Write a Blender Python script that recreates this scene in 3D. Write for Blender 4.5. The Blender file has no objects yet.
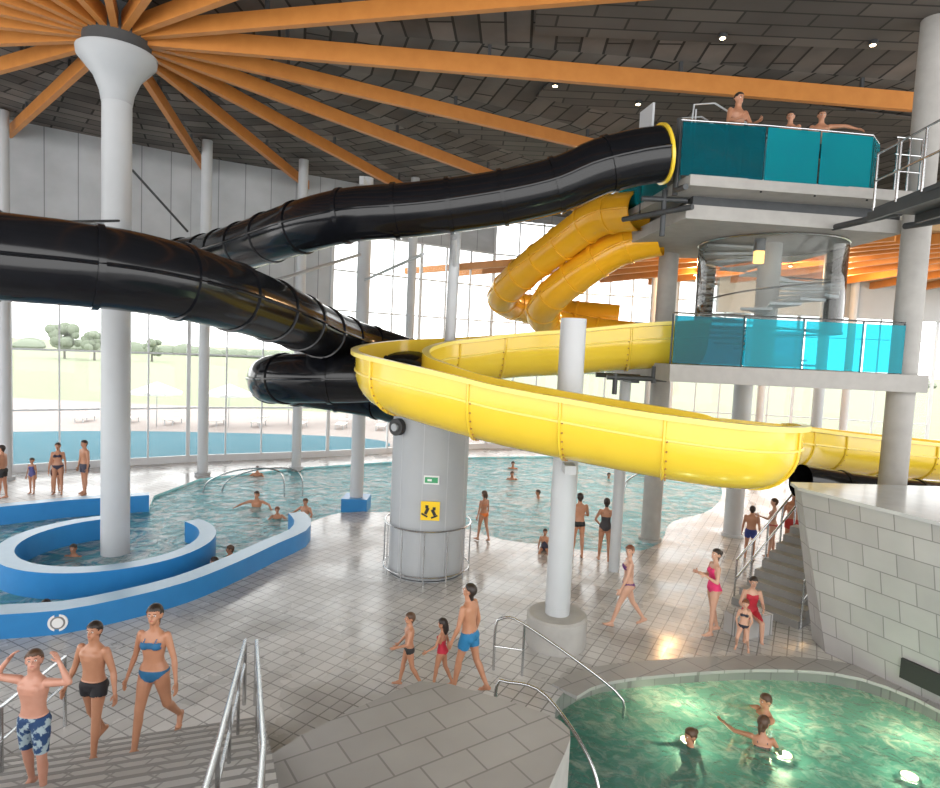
import bpy, bmesh, math, random
from mathutils import Matrix, Vector, geometry
random.seed(4)
V=Vector; pi=math.pi
scene=bpy.context.scene
scene.view_settings.view_transform='Standard'
# ------------------------------------------------------------ materials
def mk(name,c1,c2=None,scale=5.0,rough=.5,metal=0.0,bump=0.0,spec=.5,coat=0.0):
    m=bpy.data.materials.new(name); m.use_nodes=True; nt=m.node_tree; b=nt.nodes['Principled BSDF']
    c2=c2 or tuple(x*.85 for x in c1)
    tc=nt.nodes.new('ShaderNodeTexCoord'); n=nt.nodes.new('ShaderNodeTexNoise'); n.inputs['Scale'].default_value=scale; n.inputs['Detail'].default_value=4
    nt.links.new(tc.outputs['Object'],n.inputs['Vector'])
    mx=nt.nodes.new('ShaderNodeMix'); mx.data_type='RGBA'
    mx.inputs[6].default_value=(*c1,1); mx.inputs[7].default_value=(*c2,1)
    nt.links.new(n.outputs['Fac'],mx.inputs[0]); nt.links.new(mx.outputs[2],b.inputs['Base Color'])
    b.inputs['Roughness'].default_value=rough; b.inputs['Metallic'].default_value=metal
    b.inputs['Specular IOR Level'].default_value=spec; b.inputs['Coat Weight'].default_value=coat; b.inputs['Coat Roughness'].default_value=.08
    if bump:
        bp=nt.nodes.new('ShaderNodeBump'); bp.inputs['Strength'].default_value=bump; bp.inputs['Distance'].default_value=.02
        nt.links.new(n.outputs['Fac'],bp.inputs['Height']); nt.links.new(bp.outputs['Normal'],b.inputs['Normal'])
    return m
def tile(name,c1,c2,mortar,w,h,msize=.01,rough=.3,bump=.3,uv=False,offset=.5,rot=0,spec=.5,wet=0,var=.5):
    m=bpy.data.materials.new(name); m.use_nodes=True; nt=m.node_tree; b=nt.nodes['Principled BSDF']
    tc=nt.nodes.new('ShaderNodeTexCoord'); mp=nt.nodes.new('ShaderNodeMapping'); mp.inputs['Rotation'].default_value[2]=rot
    nt.links.new(tc.outputs['UV' if uv else 'Object'],mp.inputs[0])
    br=nt.nodes.new('ShaderNodeTexBrick'); br.offset=offset
    br.inputs['Color1'].default_value=(*c1,1); br.inputs['Color2'].default_value=(*c2,1); br.inputs['Mortar'].default_value=(*mortar,1)
    br.inputs['Scale'].default_value=1; br.inputs['Brick Width'].default_value=w; br.inputs['Row Height'].default_value=h; br.inputs['Mortar Size'].default_value=msize
    nt.links.new(mp.outputs[0],br.inputs['Vector'])
    n=nt.nodes.new('ShaderNodeTexNoise'); n.inputs['Scale'].default_value=.6; n.inputs['Detail'].default_value=6; nt.links.new(mp.outputs[0],n.inputs['Vector'])
    mx=nt.nodes.new('ShaderNodeMix'); mx.data_type='RGBA'; mx.blend_type='MULTIPLY'; mx.inputs[0].default_value=var
    rr=nt.nodes.new('ShaderNodeMapRange'); rr.inputs['From Min'].default_value=.35; rr.inputs['From Max'].default_value=.65; rr.inputs['To Min'].default_value=.7; rr.inputs['To Max'].default_value=1.1
    nt.links.new(n.outputs['Fac'],rr.inputs[0])
    nt.links.new(br.outputs['Color'],mx.inputs[6]); nt.links.new(rr.outputs[0],mx.inputs[7]); nt.links.new(mx.outputs[2],b.inputs['Base Color'])
    if wet:
        r2=nt.nodes.new('ShaderNodeMapRange'); r2.inputs['From Min'].default_value=.4; r2.inputs['From Max'].default_value=.62; r2.inputs['To Min'].default_value=rough; r2.inputs['To Max'].default_value=wet
        nt.links.new(n.outputs['Fac'],r2.inputs[0]); nt.links.new(r2.outputs[0],b.inputs['Roughness'])
    else: b.inputs['Roughness'].default_value=rough
    b.inputs['Specular IOR Level'].default_value=spec
    bp=nt.nodes.new('ShaderNodeBump'); bp.inputs['Strength'].default_value=bump; bp.inputs['Distance'].default_value=.01
    nt.links.new(br.outputs['Fac'],bp.inputs['Height']); bp.invert=True; nt.links.new(bp.outputs['Normal'],b.inputs['Normal'])
    return m
def glassm(name,col,op,rough=.03,ior=1.35,body=None):
    body=body or col
    m=bpy.data.materials.new(name); m.use_nodes=True; nt=m.node_tree; nt.nodes.remove(nt.nodes['Principled BSDF'])
    o=nt.nodes['Material Output']; t=nt.nodes.new('ShaderNodeBsdfTransparent'); t.inputs[0].default_value=(*col,1)
    d=nt.nodes.new('ShaderNodeBsdfTranslucent'); d.inputs[0].default_value=(*body,1)
    d2=nt.nodes.new('ShaderNodeBsdfDiffuse'); d2.inputs[0].default_value=(*body,1)
    a=nt.nodes.new('ShaderNodeMixShader'); a.inputs[0].default_value=.5; nt.links.new(d.outputs[0],a.inputs[1]); nt.links.new(d2.outputs[0],a.inputs[2])
    mi=nt.nodes.new('ShaderNodeMixShader'); mi.inputs[0].default_value=op; nt.links.new(t.outputs[0],mi.inputs[1]); nt.links.new(a.outputs[0],mi.inputs[2])
    g=nt.nodes.new('ShaderNodeBsdfGlossy'); g.inputs['Roughness'].default_value=rough
    fr=nt.nodes.new('ShaderNodeFresnel'); fr.inputs[0].default_value=ior
    m2=nt.nodes.new('ShaderNodeMixShader'); nt.links.new(fr.outputs[0],m2.inputs[0]); nt.links.new(mi.outputs[0],m2.inputs[1]); nt.links.new(g.outputs[0],m2.inputs[2]); nt.links.new(m2.outputs[0],o.inputs[0])
    return m
def waterm(name,tint,body,op,foam,scale,ior=1.25,foamc=(.9,.95,.95),fs=.45,fw=.16):
    m=glassm(name,tint,op,.06,ior); nt=m.node_tree
    tc=nt.nodes.new('ShaderNodeTexCoord')
    n=nt.nodes.new('ShaderNodeTexNoise'); n.inputs['Scale'].default_value=scale; n.inputs['Detail'].default_value=5; n.inputs['Distortion'].default_value=.8
    nt.links.new(tc.outputs['Object'],n.inputs['Vector'])
    bp=nt.nodes.new('ShaderNodeBump'); bp.inputs['Strength'].default_value=.9; bp.inputs['Distance'].default_value=.12; nt.links.new(n.outputs['Fac'],bp.inputs['Height'])
    cr=nt.nodes.new('ShaderNodeValToRGB'); cr.color_ramp.elements[0].position=foam; cr.color_ramp.elements[0].color=(*body,1); cr.color_ramp.elements[1].position=foam+fw; cr.color_ramp.elements[1].color=(*foamc,1)
    n2=nt.nodes.new('ShaderNodeTexNoise'); n2.inputs['Scale'].default_value=scale*fs; n2.inputs['Detail'].default_value=9; n2.inputs['Roughness'].default_value=.65; n2.inputs['Distortion'].default_value=1.2
    nt.links.new(tc.outputs['Object'],n2.inputs['Vector']); nt.links.new(n2.outputs['Fac'],cr.inputs[0])
    for nd in nt.nodes:
        if nd.type in('BSDF_TRANSLUCENT','BSDF_DIFFUSE'): nt.links.new(cr.outputs[0],nd.inputs[0]); nt.links.new(bp.outputs[0],nd.inputs['Normal'])
        if nd.type in('BSDF_GLOSSY','FRESNEL'): nt.links.new(bp.outputs[0],nd.inputs['Normal'])
    return m
def emis(name,c,s):
    m=bpy.data.materials.new(name); m.use_nodes=True; b=m.node_tree.nodes['Principled BSDF']; b.inputs['Emission Color'].default_value=(*c,1); b.inputs['Emission Strength'].default_value=s; b.inputs['Base Color'].default_value=(*c,1); return m
M_floor=tile('floor_tiles',(.57,.565,.56),(.47,.465,.46),(.27,.265,.26),.25,.25,.012,.14,.25,offset=0,rot=.5,wet=.42,var=.75)
M_step=tile('step_tiles',(.50,.495,.485),(.43,.425,.42),(.28,.275,.27),.30,.30,.012,.4,.2,offset=0,rot=.35)
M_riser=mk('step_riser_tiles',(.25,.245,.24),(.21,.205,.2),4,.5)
M_slab=tile('slab_tiles',(.36,.355,.35),(.32,.315,.31),(.21,.205,.20),.60,.42,.012,.45,.2,rot=-.6)
M_poolwall=tile('whirlpool_wall_tiles',(.22,.23,.22),(.18,.19,.18),(.14,.14,.14),.5,.3,.01,.4,.2)
M_box=tile('clad_tiles',(.42,.41,.405),(.36,.35,.345),(.22,.215,.21),.62,.40,.01,.5,.3,uv=True)
M_ceil=tile('acoustic_ceiling_panels',(.19,.167,.15),(.075,.067,.06),(.022,.02,.018),1.9,.62,.035,.9,.5,uv=True,var=1.0)
M_ceil2=tile('timber_ceiling_boards',(.13,.112,.098),(.085,.074,.066),(.03,.027,.024),1.6,.5,.03,.8,.3)
M_gal=tile('pine_ceiling_boards',(.55,.36,.18),(.45,.28,.13),(.2,.12,.06),3,.25,.02,.7,.3)
M_beam=mk('glulam_wood',(.60,.245,.055),(.46,.165,.032),3,.45)
M_white=mk('white_painted_steel',(.50,.52,.54),(.44,.46,.48),2,.4)
M_grey=mk('grey_painted_steel',(.40,.42,.44),(.35,.37,.39),2,.45)
M_conc=mk('concrete',(.44,.43,.41),(.32,.31,.295),4,.75,bump=.3)
M_panel=tile('metal_wall_panels',(.44,.46,.48),(.40,.42,.44),(.22,.23,.24),1.1,20,.02,.45,.3,uv=True,offset=0)
M_black=mk('black_fibreglass',(.004,.0045,.006),(.008,.009,.012),6,.16,spec=.35,coat=.15)
M_yel=mk('yellow_fibreglass',(.86,.62,.05),(.78,.54,.04),2,.2,coat=.3)
M_or=mk('orange_yellow_fibreglass',(.90,.48,.02),(.82,.40,.015),2,.25,coat=.2)
M_ylip=mk('yellow_lip',(.93,.76,.18),(.88,.69,.13),2,.3)
M_rust=mk('flange_bolts',(.45,.22,.03),(.35,.16,.03),8,.5)
M_steel=mk('stainless_steel',(.55,.56,.57),(.48,.49,.5),10,.25,1.0)
M_dsteel=mk('dark_galvanised_steel',(.08,.085,.09),(.055,.06,.065),5,.5,.3)
M_blue=mk('blue_pool_wall',(.03,.23,.53),(.02,.18,.45),3,.35)
M_bluetop=mk('pale_coping',(.36,.52,.66),(.28,.44,.60),6,.35)
M_teal=glassm('teal_glass',(.12,.74,.84),.30,body=(.03,.72,.85),ior=1.3)
M_tealD=glassm('dark_teal_glass',(.06,.46,.55),.35,body=(.015,.30,.38),ior=1.3)
M_clear=glassm('clear_glass',(.95,.97,.97),.02)
M_tub=glassm('curved_glass',(.78,.82,.82),.10)
M_basin=tile('turquoise_pool_tiles',(.35,.74,.80),(.3,.68,.75),(.5,.7,.75),.5,.5,.02,.4,.1)
M_hotb=tile('teal_pool_tiles',(.20,.44,.41),(.17,.39,.36),(.2,.4,.38),.4,.4,.02,.4,.1)
M_water=waterm('pool_water',(.70,.94,.96),(.18,.60,.68),.72,.45,2.6,1.18)
M_hotw=waterm('whirlpool_water',(.55,.82,.76),(.12,.36,.32),.68,.48,4.2,1.2,(.55,.66,.60),.7,.24)
M_grass=mk('lawn',(.21,.245,.14),(.25,.27,.18),.4,.9)
M_plaza=mk('plaza_paving',(.34,.29,.27),(.28,.24,.22),.5,.8)
M_leaf=mk('hazed_tree_leaves',(.17,.205,.15),(.21,.24,.18),1.2,.9,bump=1)  # leaf colour paled so distance haze is baked in
M_trunk=mk('tree_bark',(.16,.15,.13),None,8,.9)
M_canvas=mk('parasol_canvas',(.8,.78,.74),(.7,.68,.64),4,.8)
M_signy=mk('sign_yellow',(.9,.62,.02),(.85,.55,.02),3,.4); M_signk=mk('sign_black',(.02,.02,.02),None,3,.5)
M_signg=mk('sign_green',(.05,.35,.15),None,3,.4); M_signw=mk('sign_white',(.85,.85,.85),None,3,.4)
M_lamp=emis('lamp_warm',(1,.75,.45),25)
M_plamp=emis('pool_lamp',(1,.85,.6),3)
# ------------------------------------------------------------ mesh helpers
class B:
    def __init__(s): s.v=[];s.f=[];s.m=[];s.mats=[];s.uv={}
    def mi(s,mat):
        if mat not in s.mats: s.mats.append(mat)
        return s.mats.index(mat)
    def add(s,vs,fs,mat,M=None):
        o=len(s.v); i=s.mi(mat)
        s.v+= [tuple(M@V(p)) if M else tuple(p) for p in vs]
        s.f+=[[o+k for k in f] for f in fs]; s.m+=[i]*len(fs)
    def box(s,c,d,mat,M=None,yaw=0):
        x,y,z=[k/2 for k in d]
        R=Matrix.Translation(V(c))@Matrix.Rotation(yaw,4,'Z')
        if M: R=M@R
        vs=[(a*x,b*y,e*z) for a in(-1,1) for b in(-1,1) for e in(-1,1)]
        s.add(vs,[(0,1,3,2),(4,6,7,5),(0,4,5,1),(2,3,7,6),(0,2,6,4),(1,5,7,3)],mat,R)
    def tube(s,pts,rads,mat,n=12,caps=True):
        pts=[V(p) for p in pts]
        if not hasattr(rads,'__len__'): rads=[rads]*len(pts)
        rings=[]; prev=None
        for i,p in enumerate(pts):
            t=(pts[min(i+1,len(pts)-1)]-pts[max(i-1,0)]).normalized()
            if prev is None:
                a=t.orthogonal().normalized()
            else: a=(prev-t*prev.dot(t)); a=a.normalized() if a.length>1e-5 else t.orthogonal().normalized()
            prev=a; b=t.cross(a)
            rings.append([p+(a*math.cos(2*pi*k/n)+b*math.sin(2*pi*k/n))*rads[i] for k in range(n)])
        vs=[q for r in rings for q in r]; fs=[]
        for i in range(len(pts)-1):
            for k in range(n):
                fs.append((i*n+k,i*n+(k+1)%n,(i+1)*n+(k+1)%n,(i+1)*n+k))
        if caps:
            fs.append(tuple(range(n))[::-1]); L=(len(pts)-1)*n; fs.append(tuple(L+k for k in range(n)))
        s.add(vs,fs,mat)
    def prism(s,poly,z0,z1,mat,mtop=None):
        n=len(poly); vs=[(p[0],p[1],z0) for p in poly]+[(p[0],p[1],z1) for p in poly]
        s.add(vs,[(i,(i+1)%n,n+(i+1)%n,n+i) for i in range(n)]+[tuple(range(n))[::-1]],mat)
        s.add([(p[0],p[1],z1) for p in poly],[tuple(range(n))],mtop or mat)
    def ell(s,c,r,mat,R=None,nu=12,nv=8):
        vs=[(0,0,-1)]; fs=[]
        for i in range(1,nv):
            ph=-pi/2+pi*i/nv
            for k in range(nu):
                a=2*pi*k/nu; vs.append((math.cos(ph)*math.cos(a),math.cos(ph)*math.sin(a),math.sin(ph)))
        vs.append((0,0,1)); T=len(vs)-1
        for k in range(nu):
            fs.append((0,1+(k+1)%nu,1+k)); fs.append((T,1+(nv-2)*nu+k,1+(nv-2)*nu+(k+1)%nu))
        for i in range(nv-2):
            for k in range(nu): fs.append((1+i*nu+k,1+i*nu+(k+1)%nu,1+(i+1)*nu+(k+1)%nu,1+(i+1)*nu+k))
        M=Matrix.Translation(V(c))
        if R is not None: M=M@(R.to_4x4())
        s.add([(a*r[0],b*r[1],e*r[2]) for a,b,e in vs],fs,mat,M)
    def obj(s,name,smooth=True,parent=None,recalc=True):
        me=bpy.data.meshes.new(name); me.from_pydata(s.v,[],s.f)
        for m in s.mats: me.materials.append(m)
        me.polygons.foreach_set('material_index',s.m)
        if recalc:
            bm=bmesh.new(); bm.from_mesh(me); bmesh.ops.recalc_face_normals(bm,faces=bm.faces); bm.to_mesh(me); bm.free()
        if smooth:
            for p in me.polygons: p.use_smooth=True
            try: me.set_sharp_from_angle(angle=math.radians(40))
            except Exception: pass
        o=bpy.data.objects.new(name,me); bpy.context.collection.objects.link(o)
        if parent: o.parent=parent
        return o
def cr(pts,step=.25,closed=False):
    P=[V(p) for p in pts]; n=len(P); out=[]
    rng=range(n) if closed else range(n-1)
    for i in rng:
        if closed: a,b,c,d=P[i-1],P[i],P[(i+1)%n],P[(i+2)%n]
        else:
            b,c=P[i],P[i+1]; a=P[i-1] if i>0 else b*2-c; d=P[i+2] if i+2<n else c*2-b
        k=max(2,int((c-b).length/step))
        for j in range(k):
            t=j/k
            out.append(.5*((2*b)+(c-a)*t+(2*a-5*b+4*c-d)*t*t+(3*b-a-3*c+d)*t**3))
    if not closed: out.append(P[-1])
    return out
def resample(pts,step):
    out=[pts[0]]; acc=0
    for a,b in zip(pts,pts[1:]):
        L=(b-a).length; 
        if L<1e-6: continue
        d=step-acc
        while d<=L:
            out.append(a+(b-a)*(d/L)); d+=step
        acc=(acc+L)%step
    return out
def strip(bd,pts,w,z0,z1,ms,mt):
    P=[V((p[0],p[1],0)) for p in pts]; Ls=[];Rs=[]
    for i,p in enumerate(P):
        t=(P[min(i+1,len(P)-1)]-P[max(i-1,0)]).normalized(); n=V((-t.y,t.x,0)); Ls.append(p+n*w/2); Rs.append(p-n*w/2)
    N=len(P); vs=[(q.x,q.y,z) for z in(z0,z1) for q in Ls+Rs]
    fs=[];ft=[]
    for i in range(N-1):
        fs.append((i,i+1,2*N+i+1,2*N+i)); fs.append((N+i+1,N+i,3*N+i,3*N+i+1)); ft.append((2*N+i,2*N+i+1,3*N+i+1,3*N+i))
    fs.append((0,N,3*N,2*N)); fs.append((N-1,2*N-1,4*N-1,3*N-1))
    bd.add(vs,fs,ms); bd.add(vs,ft,mt)
def flat(name,outer,holes,z,mat):
    loops=[[V((p[0],p[1],0)) for p in outer]]+[[V((p[0],p[1],0)) for p in h] for h in holes]
    tris=geometry.tessellate_polygon(loops); vs=[(p.x,p.y,z) for l in loops for p in l]
    me=bpy.data.meshes.new(name); me.from_pydata(vs,[],[tuple(t) for t in tris])
    bm=bmesh.new(); bm.from_mesh(me)
    for f in bm.faces:
        if f.normal.z<0: f.normal_flip()
    bm.to_mesh(me); bm.free(); me.materials.append(mat)
    o=bpy.data.objects.new(name,me); bpy.context.collection.objects.link(o); return o
def basin(name,poly,zt,zb,mat,rim=None):
    bd=B(); n=len(poly); vs=[(p[0],p[1],zt) for p in poly]+[(p[0],p[1],zb) for p in poly]
    bd.add(vs,[(i,(i+1)%n,n+(i+1)%n,n+i) for i in range(n)],rim or mat)
    loops=[[V((p[0],p[1],0)) for p in poly]]; tr=geometry.tessellate_polygon(loops)
    bd.add([(p[0],p[1],zb) for p in poly],[tuple(t) for t in tr],mat)
    return bd.obj(name,False,recalc=False)
def plight(name,loc,e,col=(1,.6,.28),r=.15):
    l=bpy.data.lights.new(name,'POINT'); l.energy=e; l.color=col; l.shadow_soft_size=r
    o=bpy.data.objects.new(name,l); o.location=loc; bpy.context.collection.objects.link(o)
# ------------------------------------------------------------ camera / world
cam=bpy.data.cameras.new('camera'); co=bpy.data.objects.new('camera',cam); bpy.context.collection.objects.link(co)
cam.sensor_width=36; cam.lens=620/940*36; cam.clip_end=600
M=Matrix.Rotation(pi/2-math.radians(4.1),4,'X')@Matrix.Rotation(.045,4,'Z'); M.translation=(0,0,5.5); co.matrix_world=M; scene.camera=co
w=bpy.data.worlds.new('overcast_sky'); scene.world=w; w.use_nodes=True; bg=w.node_tree.nodes['Background']; bg.inputs[0].default_value=(1,.99,.975,1); bg.inputs[1].default_value=3.7
# ------------------------------------------------------------ pools + floor
bw=[(-22,8.6),(-15,8.9),(-12,9.4),(-9.85,10.21),(-8.28,10.84),(-7.38,11.11),(-6.62,11.72),(-5.87,12.61),(-5.32,13.86),(-4.86,15.28),(-4.47,16.39),(-4.6,17.35),(-5.0,18.1)]
bwc=[(p.x,p.y) for p in cr([(a,b,0) for a,b in bw],.4)]
near=[(-4.06,19.87),(-2.66,20.2),(-1.12,19.87),(0.09,18.71),(1.07,17.84),(2.76,17.34),(3.85,17.05),(5.04,17.31),(6.02,18.47),(7.01,20.60),(9.03,22.53),(10.94,26.17),(12.12,31.2)]
nc=[(p.x,p.y) for p in cr([(-5,18.1,0)]+[(a,b,0) for a,b in near],.5)][1:]
far=[(10,33),(4.5,33),(-.1,31.4),(-3.9,29.1),(-7.3,26.9),(-10.4,23.9),(-10.7,21),(-10.1,19.5),(-12,18.5),(-13.3,17.45),(-16.5,15.4),(-22,13)]
pool=bwc+nc+far
hot=[(p.x,p.y) for p in cr([(a,b,0) for a,b in [(1.5,9.0),(1.75,9.75),(2.46,10.3),(3.59,10.64),(5.34,10.97),(6.8,10.96),(7.6,10.5),(8.1,9.6),(8.4,8),(8.2,5.5),(6.5,3.5),(3,3.2),(1.5,4.5),(1.45,7)]],.4,True)]
fac=[(-27,14),(-22,19.3),(-17.5,23.5),(-12.3,27),(-6.8,29.8),(-2.8,32.3),(1,34.6),(6.5,36.2),(12,37),(19,36.5),(26,35)]
floor=flat('floor',[(-27,-6),(26,-6),(26,35),(19,36.5),(12,37),(6.5,36.2),(1,34.6),(-2.8,32.3),(-6.8,29.8),(-12.3,27),(-17.5,23.5),(-22,19.3),(-27,14)],[pool,hot],0,M_floor)
basin('pool_basin',pool,0,-1.1,M_basin)
flat('pool_water',pool,[],-.08,M_water)
basin('whirlpool_basin',hot,0,-1.0,M_hotb,M_poolwall)
flat('whirlpool_water',hot,[],-.3,M_hotw)
b=B(); strip(b,[(p[0],p[1]) for p in bwc],.46,-1.0,.45,M_blue,M_bluetop); b.obj('lazy_river_wall')
b=B(); strip(b,[(-22,13),(-16.5,15.4),(-13.3,17.45),(-12,18.5),(-10.1,19.5)],.4,-1.0,.45,M_blue,M_bluetop); b.obj('lazy_river_wall')
b=B(); strip(b,[(-8.6+2.15*math.cos(math.radians(a)),14.9+2.15*math.sin(math.radians(a))) for a in range(118,118+308,7)],.40,-1.0,.48,M_blue,M_bluetop); b.obj('whirlpool_ring_wall')
b=B(); strip(b,hot[2:24],.5,-.02,.035,M_slab,M_slab); b.obj('whirlpool_coping')
b=B()
for i in range(4):
    b.prism([(1.46,9.0-.1*i),(2.0+.32*i,9.9),(2.3+.32*i,9.0),(2.1+.32*i,6),(1.46,6)],-1.0,-.42-.16*i,M_hotb)
b.obj('whirlpool_steps',False)
for i,(x,y) in enumerate([(3.93,10.02),(5.42,9.75),(7.2,9.35)]):
    b=B(); c=V((x,y,-.97)); b.tube([c,c+V((0,0,.06))],.16,M_steel,16); b.tube([c+V((0,0,.06)),c+V((0,0,.08))],.12,M_plamp,16); b.obj('underwater_lamp')
    plight('underwater_light',(x,y,-.80),75,(1,.80,.50),.12)
# ------------------------------------------------------------ outdoors
flat('ground_outside',[(-300,14.5),(-30,14),(-22,19.8),(-12.3,27.3),(-6.8,30.1),(1,34.9),(12,37.3),(26,35.3),(26,10),(300,10),(300,400),(-300,400)],[],-.12,M_grass)
flat('plaza_outside',[(-40,14.5),(-28,14.1),(-22,19.8),(-12.3,27.3),(-6.8,30.1),(1,34.9),(12,37.3),(26,35.3),(40,50),(-60,50),(-60,20)],[],-.08,M_plaza)
flat('outdoor_pool_water',[(p.x,p.y) for p in cr([(-24,20,0),(-15,27,0),(-9,30.2,0),(-4.5,33.6,0),(-6,36.5,0),(-13,36.5,0),(-23,34,0),(-33,27,0)],.6,True)],[],-.04,mk('outdoor_pool_water',(.075,.165,.205),(.12,.205,.24),1,.7,spec=.0))
b=B()
for k in range(60):
    x=-150+k*5+random.uniform(-2,2); b.ell((x,190+random.uniform(-8,8),.6),(4,4,random.uniform(1.6,3.0)),M_leaf,None,8,6)
b.obj('distant_hedgerow')
for (x,y,s) in [(-76,125,1.0),(-84,128,1.2),(-68,132,.8)]:
    b=B(); b.tube([(x,y,-.1),(x,y,2.5*s)],[.25,.15],M_trunk,8)
    for k in range(30):
        a=random.uniform(0,6.28); r=random.uniform(0,2.2)*s; b.ell((x+r*math.cos(a),y+r*math.sin(a),(3+random.uniform(-.9,2.2))*s),[random.uniform(.5,1.1)*s]*3,M_leaf,None,7,5)
    b.obj('tree')
for (x,y) in [(-15,38.5),(-12,41),(-8.5,43),(-19,37.5),(-4,45)]:
    b=B(); b.tube([(x,y,-.1),(x,y,2.6)],.03,M_steel,8); n=8
    vs=[(x,y,2.7)]+[(x+1.5*math.cos(2*pi*k/n),y+1.5*math.sin(2*pi*k/n),2.1) for k in range(n)]+[(x+1.5*math.cos(2*pi*k/n),y+1.5*math.sin(2*pi*k/n),1.95) for k in range(n)]
    b.add(vs,[(0,1+k,1+(k+1)%n) for k in range(n)]+[(1+k,1+(k+1)%n,1+n+(k+1)%n,1+n+k) for k in range(n)],M_canvas); b.obj('parasol',False)
for k in range(9):
    x=-24+k*2.6; y=38.5+.35*k; b=B(); b.box((x,y,.25),(.6,1.4,.06),M_canvas); b.box((x,y+.85,.45),(.6,.5,.06),M_canvas)
    for sx in(-.25,.25):
        for sy in(-.6,.6): b.box((x+sx,y+sy,.07),(.05,.05,.34),M_white)
    b.obj('sun_lounger',False)
# ------------------------------------------------------------ facade
tops=[7.1,7.1,7.1,7.1,10.8,10.8,12.7,12.7,12.7,12.7]; CZ=13.2
M_frame=mk('white_window_frame',(.62,.64,.66),(.55,.57,.59),2,.4)
wall=B(); mul=B(); uvq=[]
for i,(p,q) in enumerate(zip(fac,fac[1:])):
    p=V((*p,0));q=V((*q,0)); d=q-p; L=d.length; t=d/L; yaw=math.atan2(t.y,t.x); c=(p+q)/2; top=tops[i]
    g=B(); g.add([p+V((0,0,.25)),q+V((0,0,.25)),q+V((0,0,top)),p+V((0,0,top))],[(0,1,2,3)],M_clear); g.obj('window_%d'%(i+1),False)
    k=max(2,round(L/1.45))
    for j in range(k+1):
        a=p+d*(j/k); wd=.14 if j in(0,k) else .06
        mul.box((a.x,a.y,top/2),(wd,.14,top),M_frame,yaw=yaw)
    for z in [.15,2.4,4.75,7.1,9.0,10.8,12.6]:
        if z<=top+.05: mul.box((c.x,c.y,z),(L,.12,.30 if z<.2 else .07),M_frame,yaw=yaw)
    if top<12.9:
        uvq.append(L); wall.add([p+V((0,0,top)),q+V((0,0,top)),q+V((0,0,CZ)),p+V((0,0,CZ))],[(0,1,2,3)],M_panel)
mul.obj('window_frames',False)
wo=wall.obj('wall_back',False,recalc=False); uvl=wo.data.uv_layers.new(name='UVMap')
for pi_,poly in enumerate(wo.data.polygons):
    for li,(u,v) in zip(poly.loop_indices,[(0,0),(1,0),(1,1),(0,1)]): uvl.data[li].uv=(u*uvq[pi_],v*6+.5)
# ------------------------------------------------------------ ceiling: radial wedges + beams
HUB=V((-8.86,15.46,0))
outline=fac+[(26,-6),(-27,-6)]
def hit(ang):
    d=V((math.cos(ang),math.sin(ang))); best=60
    for i in range(len(outline)):
        a=V(outline[i]);c=V(outline[(i+1)%len(outline)]); e=c-a; den=d.x*e.y-d.y*e.x
        if abs(den)<1e-6: continue
        r=a-HUB.to_2d(); t=(r.x*e.y-r.y*e.x)/den; u=(r.x*d.y-r.y*d.x)/den
        if t>0 and -1e-4<=u<=1.0001: best=min(best,t)
    return best
angs=[5,27,49,68,86,104,121,137,154,171,188,205,222,240,258,277,295,312,330,347,365]
vs=[];fs=[];uvs=[]
for a0,a1 in zip(angs,angs[1:]):
    mid=math.radians((a0+a1)/2); k=6
    for j in range(k):
        x0=math.radians(a0+(a1-a0)*j/k); x1=math.radians(a0+(a1-a0)*(j+1)/k)
        r0,r1=hit(x0),hit(x1); o=len(vs)
        for (r,x) in [(0,x0),(r0,x0),(r1,x1)]:
            vs.append((HUB.x+r*math.cos(x),HUB.y+r*math.sin(x),CZ)); uvs.append((r*math.sin(x-mid)+50,r*math.cos(x-mid)))
        fs.append((o,o+1,o+2))
me=bpy.data.meshes.new('ceiling'); me.from_pydata(vs,[],fs); ul=me.uv_layers.new(name='UVMap')
for p in me.polygons:
    for li,vi in zip(p.loop_indices,p.vertices): ul.data[li].uv=uvs[vi]
me.materials.append(M_ceil); bpy.context.collection.objects.link(bpy.data.objects.new('ceiling',me))
# overlapping tapered acoustic fields hung just under the ceiling, running between beams
b=B()
for (am,r0,r1,h0,h1,z) in [(16,11,23,1.0,2.4,13.12),(-4,10,24,1.1,2.6,13.12),(38,9,19,.8,1.8,13.12),(-22,11,20,1.2,2.2,13.10)]:
    x=math.radians(am); d=V((math.cos(x),math.sin(x),0)); n_=V((-d.y,d.x,0)); p=HUB+d*r0; q=HUB+d*r1
    b.prism([(v.x,v.y) for v in (p-n_*h0,q-n_*h1,q+n_*h1*.6,p+n_*h0*.6)],z-.05,z,M_ceil2)
b.obj('acoustic_baffle_boards',False)
b=B()
for a in angs[:-1]:
    x=math.radians(a); L=hit(x)-.1
    if a==27: L=15.5
    if a>154: L=min(L,24)
    s=.7; c=HUB+V((math.cos(x),math.sin(x),0))*((s+L)/2)
    hgt=.38 if a!=5 else .46
    b.box((c.x,c.y,12.9-hgt/2),(L-s,.16,hgt),M_beam,yaw=x)
    for rr_ in (4,9,14,19):
        if rr_<L: q=HUB+V((math.cos(x),math.sin(x),0))*rr_; b.box((q.x,q.y,13.03),(.08,.08,.3),M_dsteel,yaw=x)
b.obj('glulam_roof_beams',False)
b=B(); b.tube([(HUB.x,HUB.y,-1.0),(HUB.x,HUB.y,11.3)],.33,M_white,32)
b.tube([(HUB.x,HUB.y,11.05),(HUB.x,HUB.y,11.3),(HUB.x,HUB.y,11.65),(HUB.x,HUB.y,12.05),(HUB.x,HUB.y,12.2)],[.34,.38,.52,.86,.88],M_grey,40)
b.tube([(HUB.x,HUB.y,12.2),(HUB.x,HUB.y,13.15)],.74,M_dsteel,32); b.obj('mushroom_column')
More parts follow.
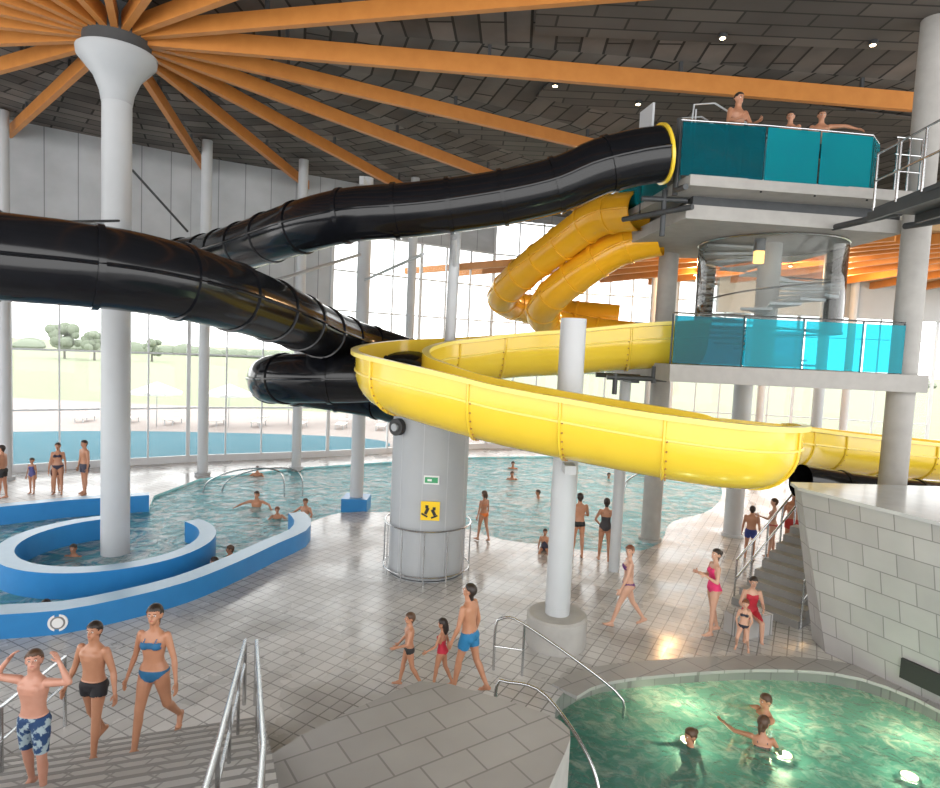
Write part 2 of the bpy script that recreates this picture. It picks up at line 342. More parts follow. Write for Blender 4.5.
b=B(); b.prism([(6,21.5),(26,19),(26,34.8),(19,36.2),(12,36.6),(6,35.8)],10.0,10.4,M_gal)
for k in range(13):
    q=V((-4+k*2.8,36,9.82)); p=V((20,14,9.82)); d=(q-p); a=p+d*.30; c=(a+q)/2; b.box(c,((q-a).length,.2,.34),M_beam,yaw=math.atan2(d.y,d.x))
b.obj('timber_gallery_roof',False)
b=B(); b.box((20,33.5,9.2),(14,.3,2.2),M_grey); b.obj('wall_right',False)
for (x,y) in [(-16.8,22.3),(-10.6,24.6),(-7.4,26.6),(-2.9,28.6),(9.5,33),(15.5,33),(20,33),(13.5,24)]:
    b=B(); b.tube([(x,y,-1 if x<9 else 0),(x,y,13.1 if x<9 else 9.95)],.2,M_white,20); b.tube([(x,y,-.02),(x,y,.12)],.3,M_grey,20); b.obj('facade_column')
# ------------------------------------------------------------ structural columns
b=B(); b.tube([(-3.67,20.6,-1),(-3.67,20.6,10.9)],.22,M_white,24); b.box((-3.67,20.6,.17),(.85,.85,.45),M_blue); b.box((-3.67,20.3,10.6),(.14,1.2,.25),M_white); b.obj('blue_footed_column')
b=B(); b.tube([(1.84,11.45,0),(1.84,11.45,.05),(1.84,11.45,.56),(1.84,11.45,.60)],[.56,.57,.57,.53],M_conc,36); b.tube([(1.84,11.45,.55),(1.84,11.45,6.15)],.235,M_white,28)
b.box((1.84,11.2,3.45),(.2,.7,.16),M_white); b.obj('slide_support_column')
for (x,y,r,z0,z,m) in [(5.64,18.42,.28,0,9.0,M_conc),(8.5,19.3,.28,0,5,M_white),(9.72,14.0,.28,0,13.1,M_conc),(7.56,16.2,.28,5.38,8.55,M_conc)]:
    b=B(); b.tube([(x,y,z0),(x,y,z)],r,m,28); b.tube([(x,y,z0),(x,y,z0+.08)],r+.06,m,28); b.obj('concrete_column')
DX,DY=-.9,15.1
b=B(); b.tube([(DX,DY,0),(DX,DY,4.2)],.93,M_grey,64)
for z in (.02,4.15): b.tube([(DX,DY,z),(DX,DY,z+.03)],.94,M_dsteel,64)
for k in range(10):
    a=2*pi*k/10+.2; b.box((DX+.932*math.cos(a),DY+.932*math.sin(a),2.1),(.010,.02,4.1),M_white,yaw=a)
b.obj('slide_tower_drum')
b=B()
for z in (1.25,.16): b.tube([(DX+1.06*math.cos(2*pi*k/40),DY+1.06*math.sin(2*pi*k/40),z) for k in range(41)],.02,M_steel,8)
for k in range(12):
    a=2*pi*k/12; b.tube([(DX+1.06*math.cos(a),DY+1.06*math.sin(a),0),(DX+1.06*math.cos(a),DY+1.06*math.sin(a),1.25)],.018,M_steel,8)
b.obj('guard_rail_ring')
b=B(); b.box((-.80,14.13,2.46),(.36,.03,.2),M_signw); b.box((-.80,14.11,2.46),(.30,.02,.13),M_signg); b.box((-.84,14.095,2.46),(.1,.01,.05),M_signw); b.obj('exit_sign',False)
b=B(); b.box((-.80,14.14,1.73),(.44,.03,.44),M_signy)
for (x,z,w_,h_,r) in [(-.08,.1,.07,.07,0),(-.08,0,.07,.16,.4),(-.13,-.1,.16,.04,.5),(.09,.06,.07,.07,0),(.08,-.03,.07,.15,-.5),(.1,-.13,.16,.04,-.4)]:
    b.box((0,0,0),(w_,.01,h_),M_signk,M=Matrix.Translation((-.80+x,14.12,1.73+z))@Matrix.Rotation(r,4,'Y'))
b.obj('slippery_floor_sign',False)
b=B(); b.tube([(-1.62,14.45+.0,3.62),(-1.7,14.33,3.62)],.20,M_signk,24); b.tube([(-1.69,14.34,3.62),(-1.73,14.28,3.62)],.09,M_grey,20); b.obj('loudspeaker')
b=B(); c=V((-7.3,10.93,.22)); d=V((.35,-.94,0)); b.tube([c-d*.04,c+d*.03],.16,M_signw,24); b.tube([c+d*.03,c+d*.035],.12,M_riser,24);b.tube([c+d*.035,c+d*.04],.09,M_signw,24); b.obj('no_diving_sign')
# ------------------------------------------------------------ slides
def tubeslide(name,pts,r,mat,ring,rm,cap=None):
    c=cr(pts,.22); b=B(); b.tube(c,r,mat,28,caps=False)
    b.tube(c,r-.04,mat,24,caps=False)
    if cap: t=(c[1]-c[0]).normalized(); b.tube([c[0]-t*.04,c[0]-t*.03,c[0]+t*.03,c[0]+t*.04],[r-.04,r*1.08,r*1.08,r-.04],cap,28,caps=False)
    rs=resample(c,ring)
    for i in range(1,len(rs)-1):
        t=(rs[i+1]-rs[i-1]).normalized(); p=rs[i]; b.tube([p-t*.05,p-t*.045,p+t*.045,p+t*.05],[r,r*1.055,r*1.055,r],rm,28,caps=False)
    for sg in (-1,1):
        line=[]
        for i,p in enumerate(c):
            t=(c[min(i+1,len(c)-1)]-c[max(i-1,0)]); sd=V((t.y,-t.x,0)).normalized(); line.append(p+sd*sg*r*1.01)
        b.tube(line,.03,rm,6)
    return b.obj(name)
blk=[(3.78,13.3,9.75),(3.25,13.25,9.64),(2.49,13.2,9.40),(1.69,13.3,9.04),(.66,13.4,8.77),(-.40,13.5,8.58),(-1.46,13.5,8.41),(-2.76,13.6,8.27),(-3.95,14,8.03),(-5.84,15.6,7.78),(-7.99,17.6,7.7),(-10.8,18.6,7.6),(-12.9,17.2,7.5),(-13.8,14,7.3),(-12.6,10.5,7.05),(-9.8,8.7,6.8),(-7.6,8.0,6.55),(-6.6,8.0,6.45),(-5.97,8.2,6.42),(-5.37,8.5,6.41),(-4.82,9,6.38),(-4.31,9.8,6.29),(-3.95,11,6.15),(-3.65,12.2,5.98),(-3.39,13.8,5.75),(-2.95,15.5,5.52),(-2.2,16.4,5.3),(-1.6,16.2,5.1),(-1.5,15.1,4.9),(-2.0,14.4,4.8),(-2.77,14.15,4.73),(-3.8,14.15,4.68),(-4.6,14.6,4.6),(-4.9,15.6,4.5),(-4.2,16.7,4.3),(-2.6,16.8,4.1),(-1.2,15.8,3.9)]
tubeslide('black_tube_slide',blk,.57,M_black,1.15,M_black,M_yel)
tubeslide('orange_tube_slide',[(4.08,16,9.2),(3.28,17,9.2),(2.38,18,8.6),(1.3,19.5,7.75),(1.0,21,7.2),(2.4,22.5,7.0),(5.1,22,6.8)],.5,M_or,.9,M_or)
tubeslide('orange_tube_slide',[(4.93,17,8.75),(3.98,17.5,8.5),(3.14,18,7.94),(2.3,19,7.15),(2.3,20.3,6.6),(3.6,20.8,6.3),(5.65,20.2,6.1)],.5,M_or,.9,M_or)
def flume(name,pts,R,wallh,mat,lip,bolt,step=1.5):
    c=cr(pts,.18)
    z0=.12
    outer=[(-R-.10,z0+wallh+.03),(-R-.10,z0+wallh-.05),(-R,z0+wallh-.06),(-R,z0)]+[(-R*math.cos(a),z0-R*math.sin(a)) for a in [pi*k/14 for k in range(1,14)]]+[(R,z0),(R,z0+wallh-.06),(R+.10,z0+wallh-.05),(R+.10,z0+wallh+.03)]
    r=R-.05
    inner=[(r,z0+wallh+.03),(r,z0)]+[(r*math.cos(a),z0-r*math.sin(a)) for a in [pi*k/14 for k in range(1,14)]]+[(-r,z0),(-r,z0+wallh+.03)]
    prof=outer+inner; n=len(prof); b=B(); vs=[]
    fr=[]
    for i,p in enumerate(c):
        t=(c[min(i+1,len(c)-1)]-c[max(i-1,0)]); sd=V((t.y,-t.x,0)).normalized(); fr.append((p,sd,t.normalized()))
        vs+=[p+sd*x+V((0,0,z)) for x,z in prof]
    fm=[];fl=[]
    N=len(c); no=len(outer)
    for i in range(N-1):
        for k in range(n):
            f=(i*n+k,i*n+(k+1)%n,(i+1)*n+(k+1)%n,(i+1)*n+k)
            (fl if (k in(0,1,no-1,no-2,no-3,n-1)) else fm).append(f)
    b.add(vs,fm+[tuple(range(n))[::-1],tuple((N-1)*n+k for k in range(n))],mat); b.add(vs,fl,lip)
    acc=0
    for i in range(1,N-1):
        acc+=(c[i]-c[i-1]).length
        if acc>step:
            acc=0; p,sd,t=fr[i]
            arc=[(-R*math.cos(a),z0-R*math.sin(a)) for a in [pi*k/14 for k in range(0,15)]]; arc=[(-R,z0+wallh-.06)]+arc+[(R,z0+wallh-.06)]
            b.tube([p+sd*x*1.02+V((0,0,z0+(z-z0)*1.02)) for x,z in arc],.028,mat,6)
            for k in range(0,len(arc)-1):
                x,z=arc[k]; q=p+t*.05+sd*x*1.03+V((0,0,z0+(z-z0)*1.03)); b.ell(q,(.018,.018,.018),bolt,None,6,4)
    for sg in(-1,1):
        b.tube([p+sd*sg*(R+.005)+V((0,0,z0+.02)) for p,sd,t in fr],.022,lip,6)
    return b.obj(name)
flume('yellow_open_slide',[(5.4,15,5.9),(4.72,15,5.83),(3.61,15.2,5.71),(2.41,15.3,5.55),(1.19,15.3,5.43),(-.04,15,5.26),(-1.1,14.2,5.12),(-1.62,13.1,4.96),(-1.5,12,4.82),(-.72,11.25,4.66),(.54,10.85,4.42),(2.2,10.3,4.22),(3.5,9.85,4.1),(4.4,9.9,4.02),(5.05,10.7,3.95),(5.35,11.8,3.86),(6.1,13.4,3.7),(7.5,15.0,3.5),(9.3,16.2,3.3),(12.9,17.2,3.0),(16,17.5,2.8)],.68,.38,M_yel,M_ylip,M_rust)
tubeslide('black_tube_slide',[(7.9,14.5,2.75),(9.0,14.7,2.6),(10.4,14.95,2.45),(11.8,15.3,2.35),(13.5,16,2.2)],.40,M_black,1.1,M_black)
b=B(); b.tube([(-.55,14.9,4.2),(-.5,14.75,8.6)],.13,M_white,16); b.box((-.5,14.35,8.3),(.12,.8,.14),M_white); b.tube([(-.5,14.0,7.95),(-.5,14.75,7.4)],.05,M_white,8); b.obj('tube_support_post')
b=B(); b.tube([(3.9,15.6,0),(3.9,15.6,4.95)],.14,M_white,16); b.box((3.9,15.4,4.95),(.2,1.4,.14),M_dsteel); b.obj('tube_support_post')
b=B(); b.tube([(-3.75,20.3,8.4),(-5.5,17.0,7.1)],.05,M_white,8); b.tube([(-3.55,20.3,7.6),(-1.2,14.2,7.6)],.04,M_white,8); b.tube([(-8.7,15.85,9.6),(-8.0,17.4,8.4)],.03,M_dsteel,8);b.tube([(-8.6,15.1,8.2),(-6.4,8.9,7.0)],.03,M_dsteel,8); b.obj('slide_brace_rods')
b=B()
for p,q in [((4.2,13.6,9.0),(4.2,13.6,10.6)),((4.2,12.9,9.0),(4.2,13.6,9.1)),((3.6,14,9.0),(4.6,14,9.0)),((4.5,13.3,8.7),(3.4,14.8,8.7)),((4.1,14.0,8.2),(4.1,14.0,9.2)),((4.3,14.6,4.9),(4.3,14.6,5.3)),((3.2,14.6,5.0),(4.6,14.6,5.0)),((3.2,15.9,5.0),(4.6,15.9,5.0)),((3.4,14.6,4.6),(3.4,14.6,5.1))]:
    b.tube([p,q],.06,M_dsteel,10)
b.obj('slide_start_brackets')
b=B(); b.box((3.6,14.0,10.65),(.05,.6,.6),M_white,yaw=.2); b.obj('slide_start_board',False)
# ------------------------------------------------------------ decks
b=B(); b.prism([(4.33,13.06),(9.9,13.65),(10.6,14.2),(10.6,20),(3.4,20),(3.5,18.35)],9.08,9.3,M_conc)
b.prism([(4.7,13.9),(9.6,14.4),(9.6,19),(4.7,19)],8.85,9.08,M_dsteel)
b.prism([(4.5,13.7),(9.6,14.3),(9.6,19),(3.9,19)],8.55,8.85,M_conc); b.obj('upper_deck',False)
b=B(); b.prism([(4.32,13.5),(9.95,13.5),(10.1,13.7),(10.1,20),(4.32,20)],5.0,5.38,M_conc); b.obj('lower_deck',False)
def glassrail(name,pts,z,h,mats,rail=M_steel):
    b=B()
    for i,(p,q) in enumerate(zip(pts,pts[1:])):
        p=V((*p,0));q=V((*q,0)); d=q-p;c=(p+q)/2; yaw=math.atan2(d.y,d.x); b.box((c.x,c.y,z+h/2),(d.length-.05,.02,h-.08),mats[i%len(mats)],yaw=yaw)
        for a in (p,q): b.tube([(a.x,a.y+.06,z-.2),(a.x,a.y+.06,z+h)],.022,M_dsteel,8)
        b.tube([(p.x,p.y+.05,z+h+.02),(q.x,q.y+.05,z+h+.02)],.02,rail,8)
    return b.obj(name)
glassrail('glass_balustrade',[(4.1,13.12),(5.9,13.22),(7.1,13.35),(8.3,13.5),(8.75,14.0)],9.25,1.15,[M_tealD,M_teal,M_teal,M_teal])
glassrail('glass_balustrade',[(4.1,13.9),(3.95,15.4),(3.5,18.3)],9.2,1.2,[M_teal])
glassrail('glass_balustrade',[(4.35,13.55),(5.9,13.55),(7.2,13.55),(8.5,13.55),(9.4,13.55)],5.36,1.12,[M_tealD,M_teal,M_teal,M_teal])
glassrail('glass_balustrade',[(4.7,18.1),(9.6,18.1)],5.36,1.12,[M_tealD])
b=B()
for k in range(3):
    x=8.85+.28*k; y=13.55+.03*k; b.tube([(x,y,9.3),(x,y,10.4)],.022,M_steel,8)
for z in (10.4,10.05,9.7): b.tube([(8.8,13.54,z),(9.43,13.62,z)],.02,M_steel,8)
b.obj('deck_steel_railing')
b=B()
for y in (14.1,14.9):
    b.tube([(4.6,y,10.4),(4.65,y,11.1),(5.1,y,11.15),(6.3,y,10.5),(7.2,y,10.35)],.02,M_white,8)
    for x in (4.7,5.4,6.3): b.tube([(x,y,9.3),(x,y,11.0-.45*(x-4.7)*.8)],.018,M_white,8)
for i in range(5): b.box((6.2-.28*i,14.5,9.38+.17*i),(.3,.8,.17),M_conc)
b.obj('slide_start_steps')
b=B(); b.prism([(7.45,12.0),(7.3,9.8),(11.5,9.8),(11.5,12.0)],8.42,8.5,M_dsteel)
for k in range(5):
    x=7.4+.9*k; b.box((x,10.9,8.34),(.08,2.15,.16),M_dsteel)
for k in range(4):
    t=k/3; x=7.45-.15*t; y=11.95-2.1*t; b.tube([(x,y,8.45),(x,y,9.5)],.022,M_steel,8)
for z in (9.5,9.0): b.tube([(7.45,11.98,z),(7.3,9.85,z)],.02,M_steel,8)
b.tube([(9.4,12.0,8.46),(9.3,13.75,8.6)],.07,M_dsteel,10); b.tube([(8.0,12.0,8.46),(8.0,14.2,8.6)],.07,M_dsteel,10)
b.obj('steel_walkway')
cx,cy,rr=7.56,16.2,1.75
b=B()
for i in range(24):
    a=2*pi*i/16; z=5.38+(i+1)*(3.1/24); w_=2*pi/16*1.1
    pts=[(cx+.30*math.cos(a),cy+.30*math.sin(a)),(cx+(rr-.1)*math.cos(a),cy+(rr-.1)*math.sin(a)),(cx+(rr-.1)*math.cos(a+w_),cy+(rr-.1)*math.sin(a+w_)),(cx+.30*math.cos(a+w_),cy+.30*math.sin(a+w_))]
    b.prism(pts,z-.06,z,M_white)
b.tube([(cx+(rr-.12)*math.cos(2*pi*i/64),cy+(rr-.12)*math.sin(2*pi*i/64),6.3+i*2.1/96) for i in range(97)],.022,M_steel,8)
b.obj('spiral_staircase')
b=B(); n=48; vs=[(cx+rr*math.cos(2*pi*k/n),cy+rr*math.sin(2*pi*k/n),z) for z in(6.3,8.5) for k in range(n)]
b.add(vs,[(k,(k+1)%n,n+(k+1)%n,n+k) for k in range(n)],M_tub)
for z in (6.3,8.5): b.tube([(cx+rr*math.cos(2*pi*k/n),cy+rr*math.sin(2*pi*k/n),z) for k in range(n+1)],.025,M_steel,6)
b.obj('stair_glass_cylinder')
b=B(); b.box((7.0,15.6,8.15),(.2,.16,.4),emis('orange_lantern',(1,.5,.12),3)); b.box((7.0,15.6,8.4),(.22,.18,.3),M_dsteel); b.obj('wall_lantern',False)
for (x,y,z,e) in [(8.5,24,9.6,550),(13,26,9.6,550),(10.5,30,9.6,550),(17,29,9.6,550)]:
    b=B(); b.tube([(x,y,z),(x,y,z-.08)],.09,M_dsteel,14); b.tube([(x,y,z-.08),(x,y,z-.09)],.06,M_lamp,14); b.obj('gallery_downlight')
    plight('gallery_light',(x,y,z-.3),e,(1,.62,.30),.3)
# ------------------------------------------------------------ tiled tower
b=B()
T=[(6.39,11.7),(7.42,9.5),(8.6,7.0),(14,7.0),(14,12.7),(9.56,12.4),(6.5,12.15)]
Bo=[(7.05,11.55),(7.97,9.75),(9.1,7.2),(14,7.0),(14,12.7),(9.56,12.4),(7.1,12.1)]
n=len(T); vs=[(x,y,3.1) for x,y in T]+[(x,y,.0) for x,y in Bo]
b.add(vs,[(i,(i+1)%n,n+(i+1)%n,n+i) for i in range(n)],M_box)
mtop=mk('wet_white_top',(.55,.56,.56),(.42,.43,.44),3,.15)
b.prism([(6.33,11.7),(7.37,9.45),(8.55,6.95),(14,6.95),(14,12.75),(9.56,12.45),(6.45,12.2)],3.1,3.16,mtop)
o=b.obj('waterfall_tower',False); me=o.data; ul=me.uv_layers.new(name='UVMap')
for p in me.polygons:
    for li,vi in zip(p.loop_indices,p.vertices):
        c=me.vertices[vi].co; ul.data[li].uv=(c.y*1.05-c.x*.3+20,c.z)
b=B(); b.box((0,0,0),(1.9,.16,.34),M_signk,M=Matrix.Translation((8.02,9.42,.42))@Matrix.Rotation(-1.13,4,'Z'))  # solid black block painting the shade of the dark opening
b.obj('recess_shade_block',False)
# ------------------------------------------------------------ side stair
b=B(); o=V((6.15,13.75,0)); al=V((.59,-.81,0)); up=V((.81,.59,0))
for i in range(9):
    p0=o+up*.30*i; q=[p0,p0+al*1.5,p0+al*1.5+up*(.32),p0+up*(.32)]
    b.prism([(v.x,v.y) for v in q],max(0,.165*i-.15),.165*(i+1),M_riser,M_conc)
b.obj('concrete_stair',False)
b=B()
for s in (0.0,1.5):
    p=[o+al*s+up*.1,o+al*s+up*2.6]
    for h in (1.0,.55): b.tube([p[0]+V((0,0,h)),p[1]+V((0,0,h+1.4))],.024,M_steel,8)
    for k in range(5): q=p[0].lerp(p[1],k/4); b.tube([q+V((0,0,1.4*k/4)),q+V((0,0,1.0+1.4*k/4))],.022,M_steel,8)
b.obj('stair_handrail')
b=B(); b.prism([(5.6,11.9),(6.35,12.25),(6.15,12.75),(5.4,12.35)],0,.42,M_floor); b.obj('tiled_bench',False)
# ------------------------------------------------------------ near stairs, platform, rails
b=B(); e0=V((-3.06,8.37,0)); dl=V((-.94,-.342,0)); up=V((.342,-.94,0))
for i in range(15):
    p0=e0-dl*.35+up*.38*i; p1=e0+dl*7+up*.38*i; q=[p0,p1,p1+up*.38,p0+up*.38]
    if i==14: q=[p0,p1,p1+up*3,p0+up*3]
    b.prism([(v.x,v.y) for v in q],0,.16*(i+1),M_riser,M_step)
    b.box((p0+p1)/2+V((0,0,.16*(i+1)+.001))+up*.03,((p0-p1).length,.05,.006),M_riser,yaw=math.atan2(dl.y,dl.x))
b.obj('entrance_stairs',False)
pl=[(-1.91,5.7),(-2.04,6.39),(-1.77,6.8),(-1.3,7.33),(-.81,7.82),(-.5,8.09),(-.09,8.05),(.57,7.76),(1.12,7.47),(1.3,7.32),(1.38,7.15),(1.36,6.98),(1.27,6.74),(.99,6.1),(.6,5.2),(-1.9,5.0)]
b=B(); b.prism(pl,0,1.0,M_conc,M_slab); o=b.obj('tiled_platform',False)
mo=o.modifiers.new('bev','BEVEL'); mo.width=.03; mo.segments=3; mo.limit_method='ANGLE'
b=B()
for off in (0,.34):
    a=V((-3.2+off*.5,9.0,1.0)); z=V((-1.95+off*1.1,4.9,2.15))
    b.tube([V((a.x,a.y,.0)),a-V((0,0,.1)),a,a.lerp(z,.05),z,z+V((.3,-1,.3))],.03,M_steel,10)
    b.tube([a.lerp(z,.02)-V((0,0,.35)),z-V((0,0,.35))],.02,M_steel,8)
    for k in (.35,.7,1): q=a.lerp(z,k); b.tube([q,q-V((0,0,1.15))],.022,M_steel,8)
b.obj('entrance_handrail')
b=B(); p=[V((-5.45,8.3,0)),V((-5.45,8.3,1.0)),V((-5.12,6.7,1.25)),V((-4.3,4.2,2.2))]
b.tube(p,.024,M_steel,10); b.tube([p[1]-V((0,0,.4)),p[2]-V((0,0,.4)),p[3]-V((0,0,.4))],.018,M_steel,8); b.tube([p[2],p[2]-V((0,0,1.0))],.022,M_steel,8); b.obj('entrance_handrail')
b=B(); b.tube(cr([(.62,10.35,0),(.62,10.35,.75),(.72,10.35,.92),(1.1,10.2,.9),(2.55,9.65,.12),(2.7,9.6,-.3)],.1),.024,M_steel,10)
b.tube([(1.1,10.2,.9),(1.1,10.2,0)],.022,M_steel,8); b.tube([(.62,10.3,.45),(1.1,10.2,.45)],.015,M_steel,8); b.obj('pool_handrail')
b=B(); b.tube(cr([(.55,8.3,0),(.55,8.3,.85),(.7,8.25,.95),(1.2,8.05,.9),(1.75,7.4,.35),(1.85,7.0,-.5)],.1),.024,M_steel,10); b.obj('pool_handrail')
b=B(); 
for (x,y) in [(7.4,24.5),(7.6,24.9)]: b.tube(cr([(x,y,0),(x,y,.8),(x-.3,y,.95),(x-1.0,y,.5),(x-1.2,y,-.3)],.1),.03,M_steel,8)
for (x,y) in [(-8,22),(-7.4,22.2)]: b.tube(cr([(x+1.5,y,-.2),(x+1.3,y,.8),(x,y,.85),(x-1.2,y,.4),(x-1.5,y,-.2)],.1),.03,M_steel,8)
b.obj('pool_ladder_rails')
for (x,y) in [(5.5,15.0),(4.6,19),(9,15),(2,18),(7,9)]:
    b=B(); b.tube([(x,y,13.1),(x,y,12.98)],.1,M_dsteel,16); b.tube([(x,y,12.98),(x,y,12.97)],.06,M_lamp,16); b.obj('ceiling_downlight')
# ------------------------------------------------------------ people
def lerp(a,b,t): return a+(b-a)*t
SK={'tan':mk('skin_tan',(.50,.25,.15),(.40,.18,.10),9,.42),'fair':mk('skin_fair',(.60,.36,.26),(.50,.27,.18),9,.45),'pink':mk('skin_pink',(.57,.31,.23),(.47,.21,.14),9,.45)}
HR={'dark':mk('hair_dark',(.03,.018,.012),(.015,.01,.008),30,.5),'brown':mk('hair_brown',(.10,.05,.025),(.055,.028,.015),30,.5),'red':mk('hair_auburn',(.20,.065,.025),(.13,.04,.02),30,.5)}
CL={}
def cloth(c):
    if c not in CL:
        CL[c]=mk('swimwear_%d'%len(CL),c,tuple(min(1,x*.75) for x in c),12,.7)
    return CL[c]
def pattern():
    m=mk('patterned_shorts',(.02,.06,.16),(.35,.45,.50),14,.8); 
    for nd in list(m.node_tree.nodes):
        if nd.type=='TEX_NOISE':
            r=m.node_tree.nodes.new('ShaderNodeValToRGB'); r.color_ramp.elements[0].position=.5; r.color_ramp.elements[1].position=.56
            m.node_tree.links.new(nd.outputs['Fac'],r.inputs[0])
            for q in m.node_tree.nodes:
                if q.type=='MIX': m.node_tree.links.new(r.outputs[0],q.inputs[0])
    return m
M_eye=mk('eye_white',(.8,.8,.78),None,5,.2); M_iris=mk('eye_iris',(.03,.02,.015),None,5,.2); M_lip=mk('lips',(.45,.12,.10),None,5,.4)
M_dummy=mk('body_base',(.5,.5,.5))
def human(name,loc,yaw,h,sex='m',arms=None,legs=None,lean=0,head=(0,0),outfit='trunks',col=(.02,.02,.02),skin='tan',hair='dark',long=None,vox=.014,mode='feet',tlen=.5,matc=None):
    s=h/1.75; f=(sex=='f'); hs=1+max(0,(1.6-h))*.38; b=B(); md=M_dummy
    arms=arms or ((.18,0,-1),(.1,.15,-1),(.18,0,-1),(.1,.15,-1)); legs=legs or (3,0,3,-3,2,3)
    s0=V((0,math.sin(lean*.5),math.cos(lean*.5))); s1=V((0,math.sin(lean),math.cos(lean)))
    f0=V((0,s0.z,-s0.y)); f1=V((0,s1.z,-s1.y)); p15=s0*.15
    def sp(z): return s0*z if z<=.15 else p15+s1*(z-.15)
    if f: prof=[(-.10,.07,.07,0),(-.06,.135,.10,-.01),(0,.168,.112,-.012),(.06,.158,.10,-.005),(.13,.122,.082,.0),(.18,.115,.078,.003),(.25,.13,.085,.003),(.33,.145,.095,.003),(.40,.15,.088,-.003),(.45,.135,.07,-.01),(.485,.085,.055,-.01),(.52,.05,.05,-.005),(.60,.044,.047,.008)]
    else: prof=[(-.10,.07,.07,0),(-.06,.13,.098,-.008),(0,.155,.105,-.01),(.06,.15,.10,-.003),(.13,.138,.09,.0),(.18,.138,.088,.0),(.25,.15,.095,.0),(.33,.17,.11,.002),(.40,.178,.108,-.002),(.45,.165,.085,-.01),(.49,.11,.065,-.012),(.53,.06,.058,-.005),(.61,.053,.056,.008)]
    n=18; vs=[];fs=[]
    for z,rx,ry,yo in prof:
        fw=f0 if z<.15 else f1
        for k in range(n):
            a=2*pi*k/n; ca,sa=math.cos(a),math.sin(a); e=.85
            vs.append(sp(z)+V((1,0,0))*rx*math.copysign(abs(ca)**e,ca)+fw*(yo+ry*math.copysign(abs(sa)**e,sa)))
    for i in range(len(prof)-1):
        for k in range(n): fs.append((i*n+k,i*n+(k+1)%n,(i+1)*n+(k+1)%n,(i+1)*n+k))
    fs.append(tuple(range(n))[::-1]); L=(len(prof)-1)*n; fs.append(tuple(L+k for k in range(n))); b.add(vs,fs,md)
    def ball(c,r): b.ell(c,(r,r,r),md,None,12,8)
    def limb(p,q,r0,r1,mid=None):
        pts=[p,p.lerp(q,.3),p.lerp(q,.65),q]; rr=[r0,mid or lerp(r0,r1,.3)*1.04,lerp(r0,r1,.65),r1]; b.tube(pts,rr,md,12); ball(p,r0); ball(q,r1)
    if f:
        for sg in(-1,1): b.ell(sp(.345)+V((sg*.068,0,0))+f1*.072,(.056,.05,.055),md)
        for sg in(-1,1): b.ell(s0*-.04+V((sg*.075,0,0))-f0*.065,(.085,.07,.085),md)
    else:
        for sg in(-1,1): b.ell(sp(.385)+V((sg*.075,0,0))+f1*.065,(.075,.045,.06),md); b.ell(s0*-.04+V((sg*.07,0,0))-f0*.055,(.08,.065,.08),md)
    segs=[]; extra=B()
    for i,sg in enumerate((-1,1)):
        sh=sp(.445)+V((sg*(.155 if f else .18),0,0)); u=V(arms[i*2]);fo=V(arms[i*2+1])
        ud=V((sg*u.x,0,0))+f1*u.y+s1*u.z; fd=V((sg*fo.x,0,0))+f1*fo.y+s1*fo.z; ud.normalize(); fd.normalize()
        el=sh+ud*.285; wr=el+fd*.25; k=.86 if f else 1
        limb(sh,el,.054*k,.038*k,.05*k); limb(el,wr,.038*k,.026*k,.041*k)
        wd=f1-fd*f1.dot(fd)
        if wd.length<.4: wd=s1-fd*s1.dot(fd)
        wd.normalize(); nn=fd.cross(wd).normalized()
        if nn.x*sg>0: nn=-nn
        R=Matrix((wd,nn,fd)).transposed()
        b.ell(wr+fd*.05,(.040,.019,.058),md,R)
        for q,(off,ln,rr) in enumerate([(.029,.072,.0088),(.010,.082,.009),(-.010,.076,.0088),(-.028,.060,.008)]):
            a0=wr+fd*.088+wd*off; c1=a0+fd*ln*.45+nn*.006; c2=c1+(fd*.9+nn*.45).normalized()*ln*.32; c3=c2+(fd*.6+nn*.8).normalized()*ln*.26
            extra.tube([a0-fd*.02,c1,c2,c3],[rr,rr,rr*.92,rr*.7],md,7)
        t0=wr+fd*.03+wd*.028; t1=t0+(fd*.6+wd*.75).normalized()*.04; t2=t1+(fd*.9+wd*.25+nn*.2).normalized()*.032
        extra.tube([t0-wd*.012,t1,t2],[.012,.0105,.0075],md,7)
        segs+= [('arm',sh,el,.05),('arm',el,wr+fd*.15,.035)]
        th,kn,ou=legs[i*3:i*3+3]; th=math.radians(th);kn=math.radians(kn);ou=math.sin(math.radians(ou))
        hp=s0*-.03+V((sg*.085,0,0)); td=V((sg*ou,math.sin(th),-math.cos(th))).normalized(); sd=V((sg*ou*.5,math.sin(th-kn),-math.cos(th-kn))).normalized()
        kne=hp+td*.43; an=kne+sd*.42; k=1.03 if f else 1
        limb(hp,kne,.086*k,.054*k,.085*k)
        b.tube([kne,kne.lerp(an,.25)+V((0,-.008,0)),kne.lerp(an,.6),an],[.052,.058 if not f else .054,.043,.034],md,12); ball(kne,.053); ball(an,.036)
        fa=(th-kn)*.75; fd2=V((sg*.18,math.cos(fa),math.sin(fa))).normalized(); dn=fd2.cross(V((1,0,0))).normalized()
        if dn.z>0: dn=-dn
        hl=an-fd2*.035+dn*.045; toe=an+fd2*.15+dn*.058
        b.tube([hl,hl.lerp(toe,.5)-dn*.006,toe-fd2*.02,toe+fd2*.02],[.034,.036,.03,.015],md,10); ball(hl,.034)
        limb(an,an.lerp(toe,.45),.034,.028)
        b.ell(toe-fd2*.015,(.045,.05,.02),md)
        for q in range(5):
            tx=toe+fd2*(.02-.006*q)+V((sg*(-.03+.015*q),0,0)); extra.tube([tx-fd2*.01,tx+fd2*.02],[.010-.0008*q,.007],md,6)
        segs+= [('thigh',hp,kne,.085),('shin',kne,an,.05)]
    hy,hp_=head; HRm=Matrix.Rotation(hy,3,'Z')@Matrix.Rotation(-lean*.6-hp_,3,'X')
